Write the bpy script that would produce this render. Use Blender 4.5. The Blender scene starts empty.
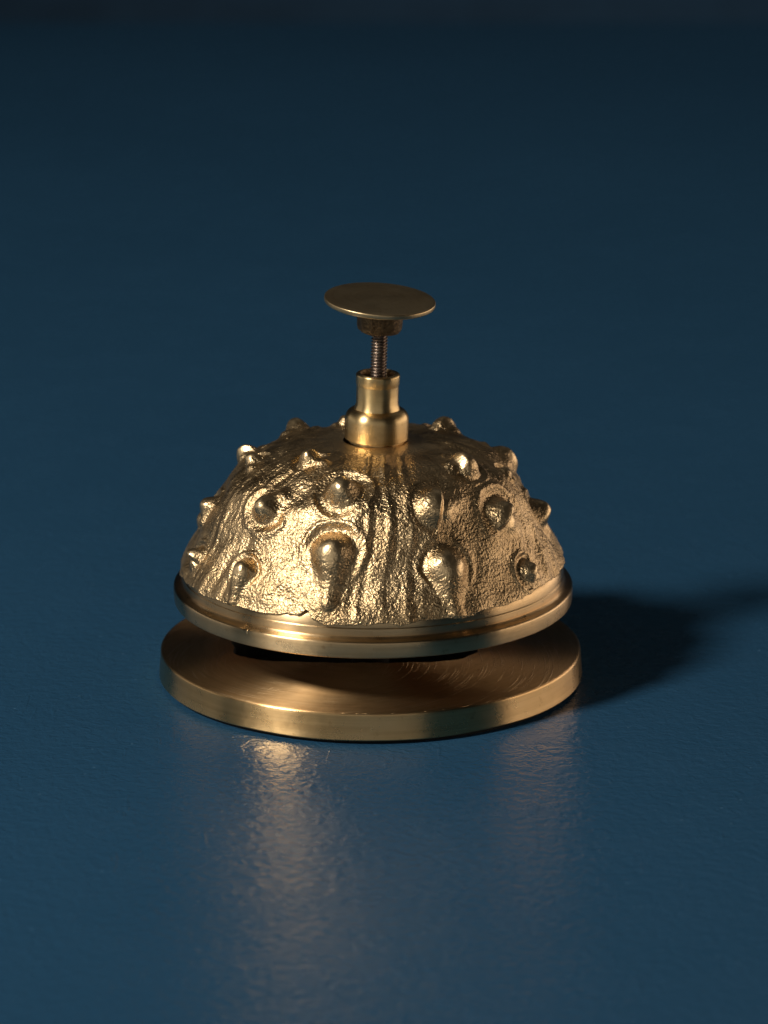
import bpy, math
import numpy as np
from mathutils import Vector, Matrix

# ------------------------------------------------------------------ camera, world, lamps, exposure
sc = bpy.context.scene
COL = sc.collection
MM = 0.001


def link(o):
    COL.objects.link(o)
    return o


def aim(o, target):
    d = Vector(target) - o.location
    o.rotation_euler = d.to_track_quat('-Z', 'Y').to_euler()


ELEV = 0.284
DIST = 0.900
TGT = Vector((3.026 * MM, 0.0, 38.08 * MM))
cam_d = bpy.data.cameras.new('camera')
cam = link(bpy.data.objects.new('camera', cam_d))
cam.location = TGT + DIST * Vector((0, -math.cos(ELEV), math.sin(ELEV)))
cam.rotation_euler = (math.pi / 2 - ELEV, 0, 0)
cam_d.sensor_fit = 'VERTICAL'
cam_d.sensor_height = 36.0
cam_d.lens = 4043.3 / 1024 * 36.0
cam_d.clip_start = 0.02
cam_d.clip_end = 50
cam_d.dof.use_dof = True
cam_d.dof.focus_distance = 0.872
cam_d.dof.aperture_fstop = 18
sc.camera = cam

w = bpy.data.worlds.new('World')
sc.world = w
w.use_nodes = True
w.node_tree.nodes['Background'].inputs[0].default_value = (0.80, 0.92, 1.0, 1)
w.node_tree.nodes['Background'].inputs[1].default_value = 0.005


def polar(az, el, d):
    a, e = math.radians(az), math.radians(el)
    return Vector((math.sin(a) * math.cos(e), -math.cos(a) * math.cos(e), math.sin(e))) * d


def spot(name, az, el, d, energy, radius, color, cone, blend, target=(0, 0, 0.02)):
    L = bpy.data.lights.new(name, 'SPOT')
    L.energy = energy
    L.shadow_soft_size = radius
    L.color = color
    L.spot_size = math.radians(cone)
    L.spot_blend = blend
    o = link(bpy.data.objects.new(name, L))
    o.location = polar(az, el, d)
    aim(o, target)
    return o


def panel(name, az, el, d, sx, sy, energy, color, target=(0, 0, 0.03), spread=180):
    L = bpy.data.lights.new(name, 'AREA')
    L.shape = 'RECTANGLE'
    L.size = sx
    L.size_y = sy
    L.energy = energy
    L.color = color
    L.spread = math.radians(spread)
    o = link(bpy.data.objects.new(name, L))
    o.location = polar(az, el, d)
    aim(o, target)
    return o


spot('key_lamp', -57, 40.6, 1.8, 146, 0.155, (1.0, 0.93, 0.845), 62, 1.0, (-0.22, 0.04, 0.0))
panel('side_softbox', -105, 14, 0.70, 0.55, 0.28, 0.25, (1.0, 0.92, 0.84))
panel('left_softbox', -20, 16, 0.90, 1.90, 0.40, 1.15, (1.0, 0.93, 0.84))
panel('overhead_fill', 165, 52, 1.0, 0.6, 0.6, 0.10, (1.0, 0.94, 0.86))  # added dim fill to lift crown and button, no such source known
panel('right_softbox', 107, 11, 0.62, 0.80, 0.22, 1.15, (1.0, 0.80, 0.63))

sc.view_settings.view_transform = 'Standard'
sc.view_settings.look = 'None'
sc.view_settings.exposure = 0.0
sc.view_settings.gamma = 1.0
sc.cycles.max_bounces = 10
sc.cycles.glossy_bounces = 6


# ------------------------------------------------------------------ material helpers
class NT:
    def __init__(self, name):
        self.m = bpy.data.materials.new(name)
        self.m.use_nodes = True
        self.t = self.m.node_tree
        self.b = self.t.nodes['Principled BSDF']
        self.tc = self.t.nodes.new('ShaderNodeTexCoord')

    def n(self, kind, **kw):
        nd = self.t.nodes.new(kind)
        ins = kw.pop('ins', {})
        for k, v in kw.items():
            setattr(nd, k, v)
        for k, v in ins.items():
            self.set(nd.inputs[k], v)
        return nd

    def set(self, sock, v):
        if isinstance(v, bpy.types.NodeSocket):
            self.t.links.new(v, sock)
        else:
            sock.default_value = v

    def obj(self):
        return self.tc.outputs['Object']

    def mapping(self, scale=(1, 1, 1), rot=(0, 0, 0), loc=(0, 0, 0), src=None):
        return self.n('ShaderNodeMapping', ins={'Vector': src or self.obj(), 'Scale': scale, 'Rotation': rot, 'Location': loc}).outputs[0]

    def noise(self, vec, scale, detail=4, rough=0.5, dist=0.0):
        return self.n('ShaderNodeTexNoise', ins={'Vector': vec, 'Scale': scale, 'Detail': detail, 'Roughness': rough, 'Distortion': dist}).outputs[0]

    def voro(self, vec, scale, feature='F1'):
        return self.n('ShaderNodeTexVoronoi', feature=feature, ins={'Vector': vec, 'Scale': scale}).outputs['Distance']

    def ramp(self, fac, stops):
        nd = self.n('ShaderNodeValToRGB', ins={'Fac': fac})
        els = nd.color_ramp.elements
        while len(els) < len(stops):
            els.new(0.5)
        for e, (p, c) in zip(els, stops):
            e.position = p
            e.color = c if len(c) == 4 else (*c, 1)
        return nd.outputs[0]

    def maprange(self, v, a, b, c, d):
        return self.n('ShaderNodeMapRange', ins={'Value': v, 'From Min': a, 'From Max': b, 'To Min': c, 'To Max': d}).outputs[0]

    def math(self, op, a, b=0.0):
        nd = self.n('ShaderNodeMath', operation=op)
        self.set(nd.inputs[0], a)
        self.set(nd.inputs[1], b)
        return nd.outputs[0]

    def mix(self, f, a, b):
        nd = self.n('ShaderNodeMix', data_type='RGBA')
        self.set(nd.inputs[0], f)
        self.set(nd.inputs[6], a)
        self.set(nd.inputs[7], b)
        return nd.outputs[2]

    def bump(self, h, strength, dist, prev=None):
        nd = self.n('ShaderNodeBump', ins={'Height': h, 'Strength': strength, 'Distance': dist})
        if prev is not None:
            self.t.links.new(prev, nd.inputs['Normal'])
        return nd.outputs[0]

    def polar(self):
        """(radius*k, angle*k2, z) coordinates: grain that follows the lathe turning"""
        s = self.n('ShaderNodeSeparateXYZ', ins={'Vector': self.obj()})
        r2 = self.math('ADD', self.math('MULTIPLY', s.outputs[0], s.outputs[0]), self.math('MULTIPLY', s.outputs[1], s.outputs[1]))
        r = self.math('SQRT', r2)
        a = self.math('ARCTAN2', s.outputs[0], s.outputs[1])
        return r, a, s.outputs[2]


def cast_brass():
    m = NT('cast_brass')
    o = m.obj()
    pol = m.n('ShaderNodeAttribute', attribute_name='polish').outputs['Fac']
    big = m.noise(o, 90, 3, 0.5)
    col = m.mix(m.maprange(big, 0.35, 0.65, 0, 1), (0.40, 0.28, 0.145, 1), (0.55, 0.40, 0.22, 1))
    spots = m.noise(o, 700, 4, 0.65)
    col = m.mix(m.maprange(spots, 0.56, 0.74, 0, 0.7), col, (0.20, 0.125, 0.06, 1))
    col = m.mix(m.math('MULTIPLY', pol, 0.8), col, (0.74, 0.56, 0.32, 1))
    m.set(m.b.inputs['Base Color'], col)
    m.b.inputs['Metallic'].default_value = 1
    rg = m.maprange(m.noise(o, 260, 3, 0.6), 0.3, 0.7, 0.28, 0.42)
    m.set(m.b.inputs['Roughness'], m.maprange(pol, 0, 1, rg, 0.33))
    inv = m.math('SUBTRACT', 1.0, m.math('MULTIPLY', pol, 0.72))
    g1 = m.noise(o, 1900, 4, 0.62, 0.2)
    v1 = m.voro(m.n('ShaderNodeVectorMath', operation='ADD', ins={0: o, 1: m.mapping((0.002, 0.002, 0.002), src=m.n('ShaderNodeTexNoise', ins={'Vector': o, 'Scale': 600.0}).outputs[1])}).outputs[0], 1500)
    nb = m.bump(m.math('MULTIPLY', g1, inv), 1.0, 0.00012)
    nb = m.bump(m.math('MULTIPLY', v1, inv), 1.0, 0.00012, nb)
    nb = m.bump(m.math('MULTIPLY', m.maprange(m.noise(o, 900, 2, 0.5), 0.52, 0.72, 0, 1), inv), 0.8, -0.00010, nb)
    m.set(m.b.inputs['Normal'], nb)
    return m.m


def turned_brass(name, c1, c2, rough, aniso, grain=1.0, scratch=1.0, flat=False, top_z=0.0):
    m = NT(name)
    r, a, z = m.polar()
    o = m.obj()
    big = m.noise(o, 70, 4, 0.6)
    col = m.mix(m.maprange(big, 0.3, 0.7, 0, 1), c1, c2)
    rings = m.noise(m.n('ShaderNodeCombineXYZ', ins={'X': m.math('MULTIPLY', r, 5200), 'Y': m.math('MULTIPLY', a, 1.3), 'Z': m.math('MULTIPLY', z, 5200)}).outputs[0], 1.0, 4, 0.6)
    rings2 = m.noise(m.n('ShaderNodeCombineXYZ', ins={'X': m.math('MULTIPLY', r, 900), 'Y': m.math('MULTIPLY', a, 0.9), 'Z': m.math('MULTIPLY', z, 900)}).outputs[0], 1.0, 3, 0.6)
    col = m.mix(m.maprange(rings2, 0.45, 0.75, 0, 0.35), col, (c1[0] * .62, c1[1] * .52, c1[2] * .42, 1))
    # fingerprints and small dark stains
    st = m.noise(o, 330, 5, 0.7)
    col = m.mix(m.maprange(st, 0.62, 0.74, 0, 0.55), col, (c1[0] * .55, c1[1] * .42, c1[2] * .3, 1))
    m.set(m.b.inputs['Base Color'], col)
    m.b.inputs['Metallic'].default_value = 1
    m.set(m.b.inputs['Roughness'], m.maprange(m.noise(o, 160, 4, 0.65), 0.3, 0.7, rough * (0.95 if flat else 0.85), rough * (1.08 if flat else 1.2)))
    m.b.inputs['Anisotropic'].default_value = aniso
    m.b.inputs['Anisotropic Rotation'].default_value = 0.25
    tg = m.n('ShaderNodeTangent', direction_type='RADIAL', axis='Z')
    m.t.links.new(tg.outputs[0], m.b.inputs['Tangent'])
    nb = m.bump(rings, 0.35 * grain, 0.00006)
    if flat:
        # a patch of curved scouring marks, struck round a point off the centre
        s3 = m.n('ShaderNodeSeparateXYZ', ins={'Vector': m.mapping((1, 1, 1), (0, 0, 0), (0.012, 0.012, 0))})
        rr_ = m.math('SQRT', m.math('ADD', m.math('MULTIPLY', s3.outputs[0], s3.outputs[0]), m.math('MULTIPLY', s3.outputs[1], s3.outputs[1])))
        aa_ = m.math('ARCTAN2', s3.outputs[0], s3.outputs[1])
        arcs = m.noise(m.n('ShaderNodeCombineXYZ', ins={'X': m.math('MULTIPLY', rr_, 2200), 'Y': m.math('MULTIPLY', aa_, 1.8)}).outputs[0], 1.0, 3, 0.6)
        patch = m.maprange(m.noise(o, 55, 2, 0.5), 0.38, 0.52, 0, 1)
        arcm = m.math('MULTIPLY', m.math('MULTIPLY', m.maprange(arcs, 0.56, 0.66, 0, 1), patch), m.math('GREATER_THAN', z, top_z))
        m.set(m.b.inputs['Base Color'], m.mix(m.math('MULTIPLY', arcm, 0.35 * grain), col, (0.95, 0.74, 0.46, 1)))
        nb = m.bump(arcm, 0.5 * grain, 0.00008, nb)
        # stray curved scratches
        for k, (rot, sc_, th) in enumerate(((1.25, (300, 9, 1), 0.70), (1.85, (300, 11, 1), 0.71), (1.0, (300, 10, 1), 0.72))):
            s = m.noise(m.mapping(sc_, (0, 0, rot), (k * 3.1, 0, 0)), 6.0, 2, 0.5, 0.25)
            nb = m.bump(m.maprange(s, th - 0.03, th, 0, 1), m.math('MULTIPLY', m.math('GREATER_THAN', z, top_z), 0.5 * scratch), -0.00006, nb)
    else:
        s = m.noise(m.mapping((700, 700, 130), (0.6, 0.3, 0)), 1.0, 3, 0.5)
        nb = m.bump(m.maprange(s, 0.72, 0.76, 0, 1), 0.4 * scratch, -0.00005, nb)
    dent = m.noise(o, 240, 3, 0.5)
    nb = m.bump(dent, 0.3, 0.00010, nb)
    m.set(m.b.inputs['Normal'], nb)
    return m.m


def table_paint():
    m = NT('blue_painted_board')
    o = m.obj()
    big = m.noise(o, 5, 3, 0.5)
    col = m.mix(m.maprange(big, 0.3, 0.7, 0, 1), (0.0155, 0.057, 0.110, 1), (0.0180, 0.064, 0.123, 1))
    speck = m.voro(o, 160)
    col = m.mix(m.maprange(speck, 0.035, 0.055, 0.9, 0), col, (0.05, 0.12, 0.20, 1))
    m.set(m.b.inputs['Base Color'], col)
    m.set(m.b.inputs['Roughness'], m.maprange(m.noise(o, 60, 5, 0.65), 0.3, 0.7, 0.20, 0.31))
    m.b.inputs['IOR'].default_value = 1.43
    a = m.noise(o, 430, 3, 0.6, 0.5)
    b = m.noise(o, 1300, 3, 0.6)
    c = m.noise(o, 60, 2, 0.5)
    nb = m.bump(a, 0.7, 0.00048)
    nb = m.bump(b, 0.35, 0.00012, nb)
    nb = m.bump(c, 0.4, 0.0004, nb)
    for k, (rot, th) in enumerate(((0.3, 0.735), (1.5, 0.74), (-0.8, 0.74))):
        s = m.noise(m.mapping((150, 12, 1), (0, 0, rot), (k * 2.3, 0, 0)), 2.4, 2, 0.5, 0.5)
        nb = m.bump(m.maprange(s, th - 0.02, th, 0, 1), 0.5, 0.0001, nb)
    m.set(m.b.inputs['Normal'], nb)
    return m.m


def simple(name, col, rough, metal=0.0, bscale=400, bdist=0.0001, c2=None):
    m = NT(name)
    n = m.noise(m.obj(), bscale, 4, 0.6)
    m.set(m.b.inputs['Base Color'], m.mix(m.maprange(n, 0.35, 0.65, 0, 1), (*col, 1), (*(c2 or [x * 1.3 for x in col]), 1)))
    m.b.inputs['Metallic'].default_value = metal
    m.b.inputs['Roughness'].default_value = rough
    m.set(m.b.inputs['Normal'], m.bump(n, 0.6, bdist))
    return m.m


M_CAST = cast_brass()
M_BASE = turned_brass('turned_brass_base', (0.66, 0.41, 0.18, 1), (0.74, 0.49, 0.24, 1), 0.42, 0.88, grain=1.3, flat=True, scratch=0.2, top_z=0.0069)
M_SIDE = turned_brass('turned_brass_base_edge', (0.68, 0.44, 0.19, 1), (0.76, 0.52, 0.25, 1), 0.29, 0.90)
M_RIM = turned_brass('turned_brass_rim', (0.62, 0.43, 0.22, 1), (0.71, 0.52, 0.29, 1), 0.30, 0.90)
M_COLLAR = turned_brass('turned_brass_collar', (0.70, 0.50, 0.22, 1), (0.80, 0.60, 0.32, 1), 0.34, 0.75)
M_BUTTON = turned_brass('turned_brass_button', (0.52, 0.38, 0.20, 1), (0.56, 0.43, 0.24, 1), 0.34, 0.0, grain=0.3, flat=True, scratch=0.6)
M_ROD = simple('tarnished_steel', (0.20, 0.15, 0.12), 0.34, 1.0, 900, 0.00006, (0.36, 0.29, 0.23))
M_NUT_BORE_SHADE = simple('blackened_brass_bore_shade', (0.10, 0.065, 0.035), 0.5, 1.0, 1500, 0.0004, (0.24, 0.16, 0.08))
M_PAD = simple('black_felt', (0.010, 0.010, 0.010), 0.95, 0.0)
M_IRON_SLOT_SHADE = simple('dark_iron_slot_shade', (0.02, 0.018, 0.016), 0.6, 0.6)
M_INSIDE = simple('raw_casting_inside', (0.10, 0.055, 0.025), 0.55, 0.9, 500, 0.0004, (0.22, 0.12, 0.05))
M_TABLE = table_paint()
M_WALL = simple('blue_grey_backdrop_paint', (0.020, 0.064, 0.125), 0.8, 0.0, 30, 0.0005)


# ------------------------------------------------------------------ mesh helpers
def mesh_obj(name, V, F, mat, parent=None, smooth=True, sharp=None):
    me = bpy.data.meshes.new(name)
    me.from_pydata([tuple(v) for v in V], [], F)
    me.materials.append(mat)
    me.polygons.foreach_set('use_smooth', [smooth] * len(me.polygons))
    if sharp:
        me.set_sharp_from_angle(angle=math.radians(sharp))
    me.update()
    o = link(bpy.data.objects.new(name, me))
    if parent:
        o.parent = parent
    return o


def lathe(name, prof, mat, parent=None, n=256, close=False, wob=None, sharp=35):
    """prof: list of (r, z) in mm, bottom to top along the outside; r == 0 ends make poles"""
    V, F, rings = [], [], []
    for r, z in prof:
        if r < 1e-6:
            rings.append([len(V)])
            V.append((0, 0, z * MM))
        else:
            st = len(V)
            rings.append(list(range(st, st + n)))
            for i in range(n):
                a = 2 * math.pi * i / n
                rr, zz = (r, z) if wob is None else wob(a, r, z)
                V.append((rr * MM * math.cos(a), rr * MM * math.sin(a), zz * MM))
    pairs = list(zip(rings[:-1], rings[1:]))
    if close:
        pairs.append((rings[-1], rings[0]))
    for A, B in pairs:
        for i in range(n):
            j = (i + 1) % n
            if len(A) == 1 and len(B) == 1:
                continue
            if len(A) == 1:
                F.append((A[0], B[j], B[i]))
            elif len(B) == 1:
                F.append((A[i], A[j], B[0]))
            else:
                F.append((A[i], A[j], B[j], B[i]))
    return mesh_obj(name, V, F, mat, parent, True, sharp)


def arc(cx, cz, r, a0, a1, n=5):
    """rounded corner, angles in degrees in the (r, z) plane"""
    return [(cx + r * math.cos(math.radians(a0 + (a1 - a0) * i / n)), cz + r * math.sin(math.radians(a0 + (a1 - a0) * i / n))) for i in range(n + 1)]


_rng = np.random.RandomState(11)
_T = _rng.rand(64, 64, 64).astype(np.float32)


def vnoise(P):
    """smooth 3-D value noise in -1..1 at points P (N,3)"""
    i = np.floor(P).astype(np.int64)
    f = P - i
    f = f * f * (3 - 2 * f)
    i &= 63
    j = (i + 1) & 63
    x0, y0, z0 = i.T
    x1, y1, z1 = j.T
    fx, fy, fz = f.T
    c = ((_T[x0, y0, z0] * (1 - fx) + _T[x1, y0, z0] * fx) * (1 - fy) + (_T[x0, y1, z0] * (1 - fx) + _T[x1, y1, z0] * fx) * fy) * (1 - fz) + \
        ((_T[x0, y0, z1] * (1 - fx) + _T[x1, y0, z1] * fx) * (1 - fy) + (_T[x0, y1, z1] * (1 - fx) + _T[x1, y1, z1] * fx) * fy) * fz
    return c * 2 - 1


def fbm(P, scale, octaves=3, gain=0.5):
    out, amp, tot = 0, 1.0, 0
    for k in range(octaves):
        out = out + amp * vnoise(P * scale * 2 ** k + 17.3 * k)
        tot += amp
        amp *= gain
    return out / tot


def sstep(a, b, x):
    t = np.clip((x - a) / (b - a), 0, 1)
    return t * t * (3 - 2 * t)


# ------------------------------------------------------------------ the setting
def slab(name, x0, x1, y0, y1, z0, z1, mat, bevel):
    import bmesh
    bm = bmesh.new()
    bmesh.ops.create_cube(bm, size=1, matrix=Matrix.Translation(((x0 + x1) / 2, (y0 + y1) / 2, (z0 + z1) / 2)) @ Matrix.Diagonal((x1 - x0, y1 - y0, z1 - z0, 1)))
    bmesh.ops.bevel(bm, geom=list(bm.edges), offset=bevel, segments=4, profile=0.5, affect='EDGES')
    me = bpy.data.meshes.new(name)
    bm.to_mesh(me)
    bm.free()
    me.materials.append(mat)
    o = link(bpy.data.objects.new(name, me))
    o['kind'] = 'structure'
    return o


slab('table_top', -1.1, 1.1, -1.0, 0.90, -0.03, 0.0, M_TABLE, 0.004)
slab('backdrop', -2.2, 2.2, 1.35, 1.37, -0.9, 1.6, M_WALL, 0.004)

# ------------------------------------------------------------------ the bell
bell = link(bpy.data.objects.new('call_bell', None))
bell.empty_display_size = 0.02
bell['label'] = 'brass call bell with knobbly sea-urchin dome and round push button on a blue surface'
bell['category'] = 'bell'

# base plate: a disc with a rounded slot cut through its middle
BT = 7.05


def base_plate():
    n = 360
    hx, hy, rc = 31.0, 12.5, 5.0

    def slot(a):
        # superellipse-like rounded rectangle in polar form
        hx = 31.0 if math.cos(a) < 0 else 24.0
        c, s = abs(math.cos(a)), abs(math.sin(a))
        p = 3.2
        r = ((c / hx) ** p + (s / hy) ** p) ** (-1 / p)
        return r * (1 + 0.012 * math.sin(9 * a + 1) + 0.01 * math.sin(23 * a))
    outer = [(47.35, 0.9), (47.55, 1.15)] + [(47.15, 5.9)] + arc(46.55, BT - 0.65, 0.6, 5, 90, 6)
    V, F, rings = [], [], []

    def ring(fn):
        st = len(V)
        for i in range(n):
            a = 2 * math.pi * i / n
            r, z = fn(a)
            V.append((r * MM * math.cos(a), r * MM * math.sin(a), z * MM))
        rings.append(list(range(st, st + n)))
    for r, z in outer:
        ring(lambda a, r=r, z=z: (r + 0.05 * math.sin(3 * a + .5) + 0.03 * math.sin(7 * a), z + (0.06 * math.sin(5 * a) + .04 * math.sin(11 * a) if z < 2 else 0)))
    for t in (0.15, 0.4, 0.7, 0.93):
        ring(lambda a, t=t: (46.65 * (1 - t) + (slot(a) + .5) * t, BT - 0.05))
    ring(lambda a: (slot(a) + 0.25, BT - 0.06))
    ring(lambda a: (slot(a), BT - 0.35))
    ring(lambda a: (slot(a), 0.9))
    for A, B in zip(rings, rings[1:] + rings[:1]):
        for i in range(n):
            j = (i + 1) % n
            F.append((A[i], A[j], B[j], B[i]))
    o = mesh_obj('base_plate', V, F, M_BASE, bell, True, 32)
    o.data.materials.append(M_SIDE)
    o.data.materials.append(M_IRON_SLOT_SHADE)  # near-black slot walls: the shade in the slot is put into the colour
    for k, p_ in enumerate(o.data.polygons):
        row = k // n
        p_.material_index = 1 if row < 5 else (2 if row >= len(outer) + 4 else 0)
    return o


base = base_plate()
lathe('base_pad', [(0, 0.0), (46.2, 0.0), (46.35, 0.3), (46.2, 0.88), (0, 0.88)], M_PAD, base, 128)
# what carries the bell, seen only as darkness through the gap
lathe('post', [(0, 0.9), (4.2, 0.9), (4.2, 6.5), (6.0, 6.7), (6.0, 9.0), (3.2, 9.3), (3.2, 50.5), (0, 50.5)], M_IRON_SLOT_SHADE, bell, 64)

# shell of the bell
XR = 0.6
CAST = [(24.0, 43.2), (26.0, 42.8), (28.0, 41.9), (31.0, 40.1), (34.5, 38.0), (38.0, 36.2), (42.0, 34.0), (46.0, 31.2), (49.0, 28.0),
        (51.3, 24.5), (53.0, 19.8), (53.8, 15.0), (54.4, 11.0), (54.7, 8.0), (54.75, 4.0), (54.75, 0.0)]
cz = np.array([p[0] for p in CAST])
cr = np.array([p[1] for p in CAST])
# smooth resample of the profile by arc length (Catmull-Rom on chord length)
_t = np.r_[0, np.cumsum(np.hypot(np.diff(cz), np.diff(cr)))]


def catmull(t, T, X):
    i = np.clip(np.searchsorted(T, t) - 1, 0, len(T) - 2)
    m = np.gradient(X, T)
    h = T[i + 1] - T[i]
    u = (t - T[i]) / h
    return (2 * u ** 3 - 3 * u ** 2 + 1) * X[i] + (u ** 3 - 2 * u ** 2 + u) * h * m[i] + (-2 * u ** 3 + 3 * u ** 2) * X[i + 1] + (u ** 3 - u ** 2) * h * m[i + 1]


tt = np.linspace(0, _t[-1], 900)
pz, pr = catmull(tt, _t, cz), catmull(tt, _t, cr)
ps = np.r_[0, np.cumsum(np.hypot(np.diff(pz), np.diff(pr)))]

# tubercles: azimuth (deg, 0 = towards the viewer, + = right), arc length from the skirt (mm), ball radius, height, tail (d_az_mm, d_s_mm)
TUB = [
    (-14.0, 31.3, 3.2, 3.6, (0, 0), 1.75), (-46.0, 24.6, 2.9, 2.9, (1.8, 3.2), 1.75), (27.3, 26.5, 4.1, 3.0, (1.2, -0.5), 1.35),
    (56.8, 20.8, 3.6, 2.9, (0.5, -1), 1.6), (55.0, 35.0, 3.0, 3.1, (-2.2, 0.6), 1.5), (-46.0, 40.0, 2.4, 3.0, (2.8, 0.2), 1.6),
    (-13.5, 16.8, 3.6, 3.3, (0.3, -11.0), 1.65), (-44.8, 9.8, 2.4, 2.6, (0, -7.0), 1.5), (25.0, 12.8, 3.9, 3.0, (0, -10), 1.35),
    (57.0, 7.5, 2.5, 2.2, (1.4, -1), 1.5), (90.2, 14.8, 3.3, 3.1, (0, -3), 1.5), (108.8, 26.3, 3.0, 2.8, (-3.5, 0.6), 1.5),
    (136.0, 35.5, 2.6, 2.9, (-2.6, 0), 1.5), (-73.2, 7.5, 2.2, 2.7, (0, -1), 1.5), (-88.8, 17.0, 2.4, 2.6, (1.0, -3), 1.5),
    (-108.5, 28.0, 2.5, 2.7, (1.5, 0), 1.5), (-84.2, 32.0, 1.8, 2.2, (2.4, -1.2), 1.6), (-134.0, 34.5, 2.6, 3.3, (4.0, 0.5), 1.5),
    (-158.0, 40.5, 1.9, 2.1, (1.5, 0), 1.5),
    (133, 9.0, 3.0, 2.7, (0, -6), 1.5), (124, 21.5, 3.0, 2.8, (0, 0), 1.5), (151, 13.0, 3.3, 2.8, (0, -6), 1.5),
    (157, 27.0, 3.2, 2.9, (0, 0), 1.5), (180, 18.0, 3.3, 2.8, (0, -8), 1.5), (178, 33.0, 2.8, 2.6, (0, 0), 1.5), (-158, 10.0, 3.0, 2.6, (0, 0), 1.5),
    (-155, 25.0, 3.2, 2.8, (0, 0), 1.5), (-128, 14.5, 3.1, 2.7, (0, -7), 1.5), (-110, 9.0, 2.6, 2.4, (0, 0), 1.5), (-130, 24.0, 2.6, 2.4, (0, 0), 1.5),
    (84, 28.0, 1.6, 1.0, (0, 0), 1.5),
]
# bands of vertical folds between the rows of tubercles: azimuth at the skirt, azimuth at the top, half width mm
FOLDS = [(3.5, 13.0, 6.2), (67.0, 103.0, 6.6), (-59.0, -64.0, 6.2), (139.0, 152.0, 6.0), (-142.0, -118.0, 6.0)]


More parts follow.
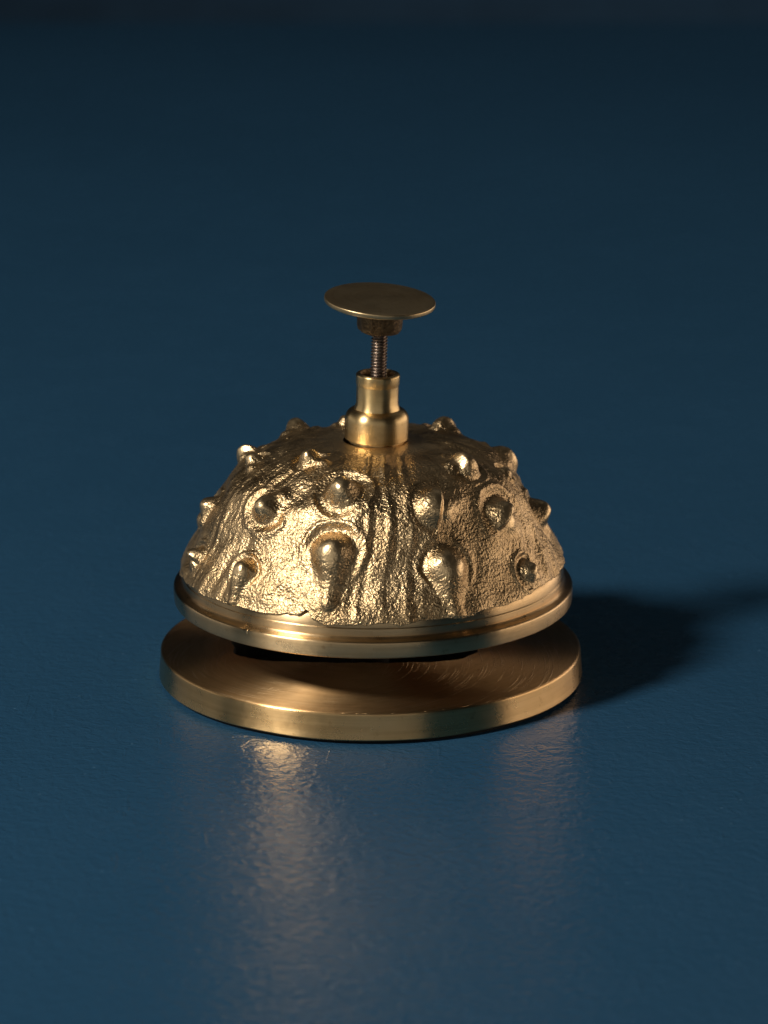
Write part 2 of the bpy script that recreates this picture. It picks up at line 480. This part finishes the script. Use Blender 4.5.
def cast_dome():
    NA, NS = 1500, 330
    az = np.linspace(-math.pi, math.pi, NA, endpoint=False)
    smax = ps[-1] - 6.6
    A = np.repeat(az, NS)
    U = np.tile(np.linspace(0, 1, NS), NA)
    cyl = np.stack([np.sin(az), -np.cos(az), az * 0], 1)
    edge = 2.0 + 0.55 * fbm(cyl * 7, 1.0, 3) + 0.9 * np.clip(fbm(cyl * 3.1 + 5, 1.0, 2), -1, 1) + 0.35 * fbm(cyl * 30, 1.0, 2)
    dz = np.degrees(az)
    edge += 1.7 * np.exp(-((dz + 19.5) / 1.8) ** 2) - 0.9 * np.exp(-((dz + 13) / 5.0) ** 2) + 1.6 * sstep(35, 75, dz) * sstep(100, 75, dz)
    Ed = np.repeat(edge, NS)
    S = Ed + U * (smax - Ed)
    R0, Z0 = np.interp(S, ps, pr), np.interp(S, ps, pz)
    e = 0.6
    dr = np.interp(S + e, ps, pr) - np.interp(S - e, ps, pr)
    dzz = np.interp(S + e, ps, pz) - np.interp(S - e, ps, pz)
    L = np.hypot(dr, dzz) + 1e-9
    nr, nz = dzz / L, -dr / L
    P = np.stack([R0 * np.sin(A), -R0 * np.cos(A), Z0], 1)
    D = np.zeros_like(A)
    pol = np.zeros_like(A)
    # distance warp so nothing is perfectly round
    wx = 0.55 * fbm(P, 0.22, 2) + 0.10 * fbm(P + 40, 0.8, 2)
    wy = 0.55 * fbm(P + 90, 0.22, 2) + 0.10 * fbm(P + 140, 0.8, 2)
    top_fade = sstep(smax, smax - 5.0, S)
    # folds
    tubmask = np.ones_like(A)
    balls = np.zeros_like(A)
    rings = np.zeros_like(A)
    for k, (a, s, r, h, (tx, ty), ring) in enumerate(TUB):
        a = math.radians(a)
        da = (A - a + math.pi) % (2 * math.pi) - math.pi
        Rm = (R0 + np.interp(s, ps, pr)) * 0.5
        x = da * Rm + wx
        y = (S - s) + wy
        # distance to the segment (0,0)-(tx,ty)
        tl = tx * tx + ty * ty
        if tl > 0.05:
            q = np.clip((x * tx + y * ty) / tl, 0, 1)
        else:
            q = np.zeros_like(x)
        near = (np.abs(x) < 16) & (np.abs(y) < 22)
        r = r * 1.13
        h = h * 1.0
        rr = r * (1 - (0.60 if ty < -5 else 0.35) * sstep(-0.2, 1.0, q) * 1.0)
        d = np.hypot(x - q * tx, y - q * ty) / rr
        hh = h * (1 - (0.74 if ty < -5 else 0.6) * sstep(0.0, 0.9, q))
        ball = np.exp(-(d / 0.98) ** 3.2) * hh * (1 - 0.12 * np.clip(d, 0, 1) ** 2)
        # pointed nipple at the tip
        d0 = np.hypot(x, y) / r
        ball = ball + 0.05 * h * np.exp(-(d0 / 0.6) ** 2)
        ball *= near
        groove = -0.50 * np.exp(-((d - 1.30) / 0.32) ** 2) * (1 - sstep(0.0, 0.55, q)) * (0.75 + 0.4 * np.sin(np.arctan2(y, x) + k * 2.1))
        lipw = 0.62 * np.exp(-((d - ring * 1.13) / 0.24) ** 2) * (1 - sstep(0.0, 0.7, q)) * (0.65 + 0.5 * np.sin(np.arctan2(y, x) * 2 + k * 1.7) * 0.6)
        rings = np.where(np.abs(groove + lipw) > np.abs(rings), groove + lipw, rings) * 1.0
        balls = np.maximum(balls, ball)
        tubmask = np.minimum(tubmask, sstep(1.3, 2.3, d))
        pol = np.maximum(pol, sstep(0.95, 0.40, d0 + 0.10 * np.abs(wx)) * near)
    for k, (a0, a1, hw) in enumerate(FOLDS):
        f = np.clip(S / smax, 0, 1)
        ac = np.radians(a0 + (a1 - a0) * f ** 1.4)
        da = (A - ac + math.pi) % (2 * math.pi) - math.pi
        x = da * R0 + 0.9 * wx + 0.8 * np.sin(S * 0.22 + k)
        wdt = hw * (0.45 + 0.55 * R0 / 42)
        env = sstep(wdt * 1.25, wdt * 0.7, np.abs(x))
        u = x / wdt
        ph = 0.6 * np.sin(S * .13 + k) + 0.8 * fbm(P + 9 * k, 0.12, 2)
        if k == 0:
            fold = 1.0 * np.cos(u * math.pi * 1.9 + 0.9 + ph) + 0.3 * np.cos(u * math.pi * 4.4 + 1.0)
        else:
            fold = 0.6 * np.cos(u * math.pi * 2.2 + ph) + 0.20 * np.cos(u * math.pi * 5.6 + 1.0 + 2 * ph)
        fold = fold * (0.75 + 0.6 * fbm(P + 60, 0.15, 2))
        D += (0.32 * (0.35 + 0.65 * sstep(6, 26, S)) if k == 0 else 0.24) * env * fold * tubmask * (0.7 + 0.3 * R0 / 42)
        D += -0.22 * np.exp(-((np.abs(x) - wdt * 1.15) / 1.0) ** 2) * tubmask
    D += rings + balls
    cast = (1 - 0.85 * pol)
    D += (0.9 * fbm(P + 11, 0.10, 2) + 0.38 * fbm(P + 3, 0.24, 1)) * (1 - 0.5 * pol)
    n1 = fbm(P + 70, 0.95, 3, 0.6)
    n2 = 1 - 2 * np.abs(vnoise(P * 0.62 + 31))
    D += (0.038 * n1 + 0.01 * n2) * cast * (0.55 + 0.45 * sstep(smax, 15, S))
    D += 0.025 * vnoise(P * 2.3 + 9) * cast
    D += 0.3
    D = np.where(S < 6, np.maximum(D, 0.05 + (S - 3) * -0.15), D)
    # machined seat at the top
    seat = sstep(smax - 3.0, smax - 7.5, S + 1.8 * wx)
    D = D * seat * 1.0
    pol = np.maximum(pol, 0.8 * (1 - seat))
    # the skirt edge drops onto the machined rim
    low = U < 0.5 / NS
    Rr = R0 + D * nr
    Zz = Z0 + D * nz
    Rr = np.where(low, R0 - 1.6, Rr)
    X = XR + Rr * np.sin(A)
    Y = -Rr * np.cos(A)
    V = np.stack([X, Y, Zz], 1) * MM
    me = bpy.data.meshes.new('dome')
    idx = np.arange(NA * NS).reshape(NA, NS)
    nx = np.roll(idx, -1, 0)
    quads = np.stack([idx[:, :-1], nx[:, :-1], nx[:, 1:], idx[:, 1:]], -1).reshape(-1, 4)
    nq = len(quads)
    me.vertices.add(len(V))
    me.vertices.foreach_set('co', V.ravel().astype(np.float32))
    me.loops.add(nq * 4)
    me.loops.foreach_set('vertex_index', quads.ravel().astype(np.int32))
    me.polygons.add(nq)
    me.polygons.foreach_set('loop_start', np.arange(0, nq * 4, 4, dtype=np.int32))
    me.update(calc_edges=True)
    me.polygons.foreach_set('use_smooth', np.ones(nq, dtype=bool))
    at = me.attributes.new('polish', 'FLOAT', 'POINT')
    at.data.foreach_set('value', np.clip(pol, 0, 1).astype(np.float32))
    me.materials.append(M_CAST)
    me.update()
    o = link(bpy.data.objects.new('dome', me))
    o.parent = bell
    return o


dome = cast_dome()

# machined rim; its profile runs up inside the casting and back down the hollow inside
rim_prof = [(41.6, 18.25), (43.7, 18.25)] + arc(44.05, 18.75, 0.42, -75, 0, 4) + [(44.62, 20.6)] + arc(44.1, 21.6, 0.5, 0, 80, 4) + \
    [(43.25, 22.25), (43.0, 22.4), (42.7, 22.75), (42.75, 23.2), (42.65, 24.4), (42.45, 24.6), (42.4, 26.3), (41.75, 27.3), (39.6, 28.6), (37.8, 31.2)] + \
    [(r - 3.0, z - 1.8) for z, r in CAST[5:-1]] + [(0, 52.6), (0, 49.4)] + [(max(r - 5.4, 0.5), z - 4.2) for z, r in CAST[3:-2]][::-1] + [(39.3, 26.0), (41.2, 19.2)]
rim = lathe('rim', rim_prof, M_RIM, bell, 384, close=True, sharp=40)
rim.data.materials.append(M_INSIDE)
for p_ in rim.data.polygons:
    if (p_.normal.x * p_.center.x + p_.normal.y * p_.center.y) < 0 and p_.center.z > 0.0188 or (p_.normal.z < -0.5 and p_.center.z > 0.022):
        p_.material_index = 1
rim.location.x = XR * MM

# collar and plunger, leaning a touch to the right
stem = Matrix.Translation(((XR + 0.75) * MM, 0, 55.35 * MM)) @ Matrix.Rotation(math.radians(1.4), 4, 'Y')


def place(o, z, tilt=None):
    m = stem @ Matrix.Translation((0, 0, z * MM))
    if tilt is not None:
        m = m @ tilt
    o.matrix_basis = m


collar = lathe('collar', [(0, -0.75), (6.35, -0.75), (6.35, -0.2)] + arc(6.75, 0.1, 0.3, -80, 0, 3) + [(7.05, 4.4)] + arc(4.75, 4.4, 2.3, 0, 82, 12) +
               [(4.68, 8.0), (4.68, 11.9), (4.72, 12.15), (4.82, 12.3), (4.86, 14.0)] + arc(4.45, 14.2, 0.42, 0, 90, 5) +
               [(3.9, 14.6), (3.75, 14.3), (3.7, 9.0), (0, 9.0)], M_COLLAR, bell, 160, sharp=50)
place(collar, 0.0)
collar.data.materials.append(M_NUT_BORE_SHADE)  # dark bore faces: shade inside the collar painted in
for p_ in collar.data.polygons:
    if math.hypot(p_.center.x, p_.center.y) < 0.0039 and p_.center.z > 0.005:
        p_.material_index = 1


def threaded_rod():
    n, steps = 48, 420
    z0, z1, pitch = 2.0, 26.0, 0.72
    V, F = [], []
    for k in range(steps + 1):
        z = z0 + (z1 - z0) * k / steps
        for i in range(n):
            a = 2 * math.pi * i / n
            ph = (z / pitch - i / n) % 1.0
            tri = 1 - abs(ph * 2 - 1)
            tri = min(max((tri - 0.12) / 0.72, 0), 1)
            r = 1.42 + 0.42 * tri
            V.append((r * MM * math.cos(a), r * MM * math.sin(a), z * MM))
    for k in range(steps):
        for i in range(n):
            j = (i + 1) % n
            F.append((k * n + i, k * n + j, (k + 1) * n + j, (k + 1) * n + i))
    F.append(tuple(range(n))[::-1])
    F.append(tuple(steps * n + i for i in range(n)))
    return mesh_obj('threaded_rod', V, F, M_ROD, bell, True, 60)


rod = threaded_rod()
rod.matrix_basis = stem @ Matrix.Rotation(math.radians(0.3), 4, 'Y')
Vt = Matrix.Rotation(math.radians(2.6), 4, 'Y') @ Matrix.Rotation(math.radians(3.8), 4, 'X')


def hub_wob(a, r, z):
    return r * (1 + 0.02 * math.sin(5 * a) + 0.012 * math.sin(13 * a + 2)), z + 0.08 * math.sin(4 * a)


hub = lathe('lock_nut', [(0, 0), (4.3, 0.0), (4.75, 0.25), (4.95, 0.9), (5.05, 4.0), (5.3, 5.6), (0, 5.6)], M_NUT_BORE_SHADE, bell, 96, wob=hub_wob, sharp=40)
place(hub, 24.3, Vt)
button = lathe('push_button', [(0, 0.0), (9.5, 0.05), (11.7, 0.12)] + arc(11.98, 0.35, 0.25, -70, 0, 3) + arc(11.98, 0.95, 0.25, 0, 80, 3) +
               [(11.6, 1.24), (10.5, 1.30), (8, 1.38), (5, 1.44), (2, 1.47), (0, 1.48)], M_BUTTON, bell, 192, sharp=60)
place(button, 30.3, Vt)
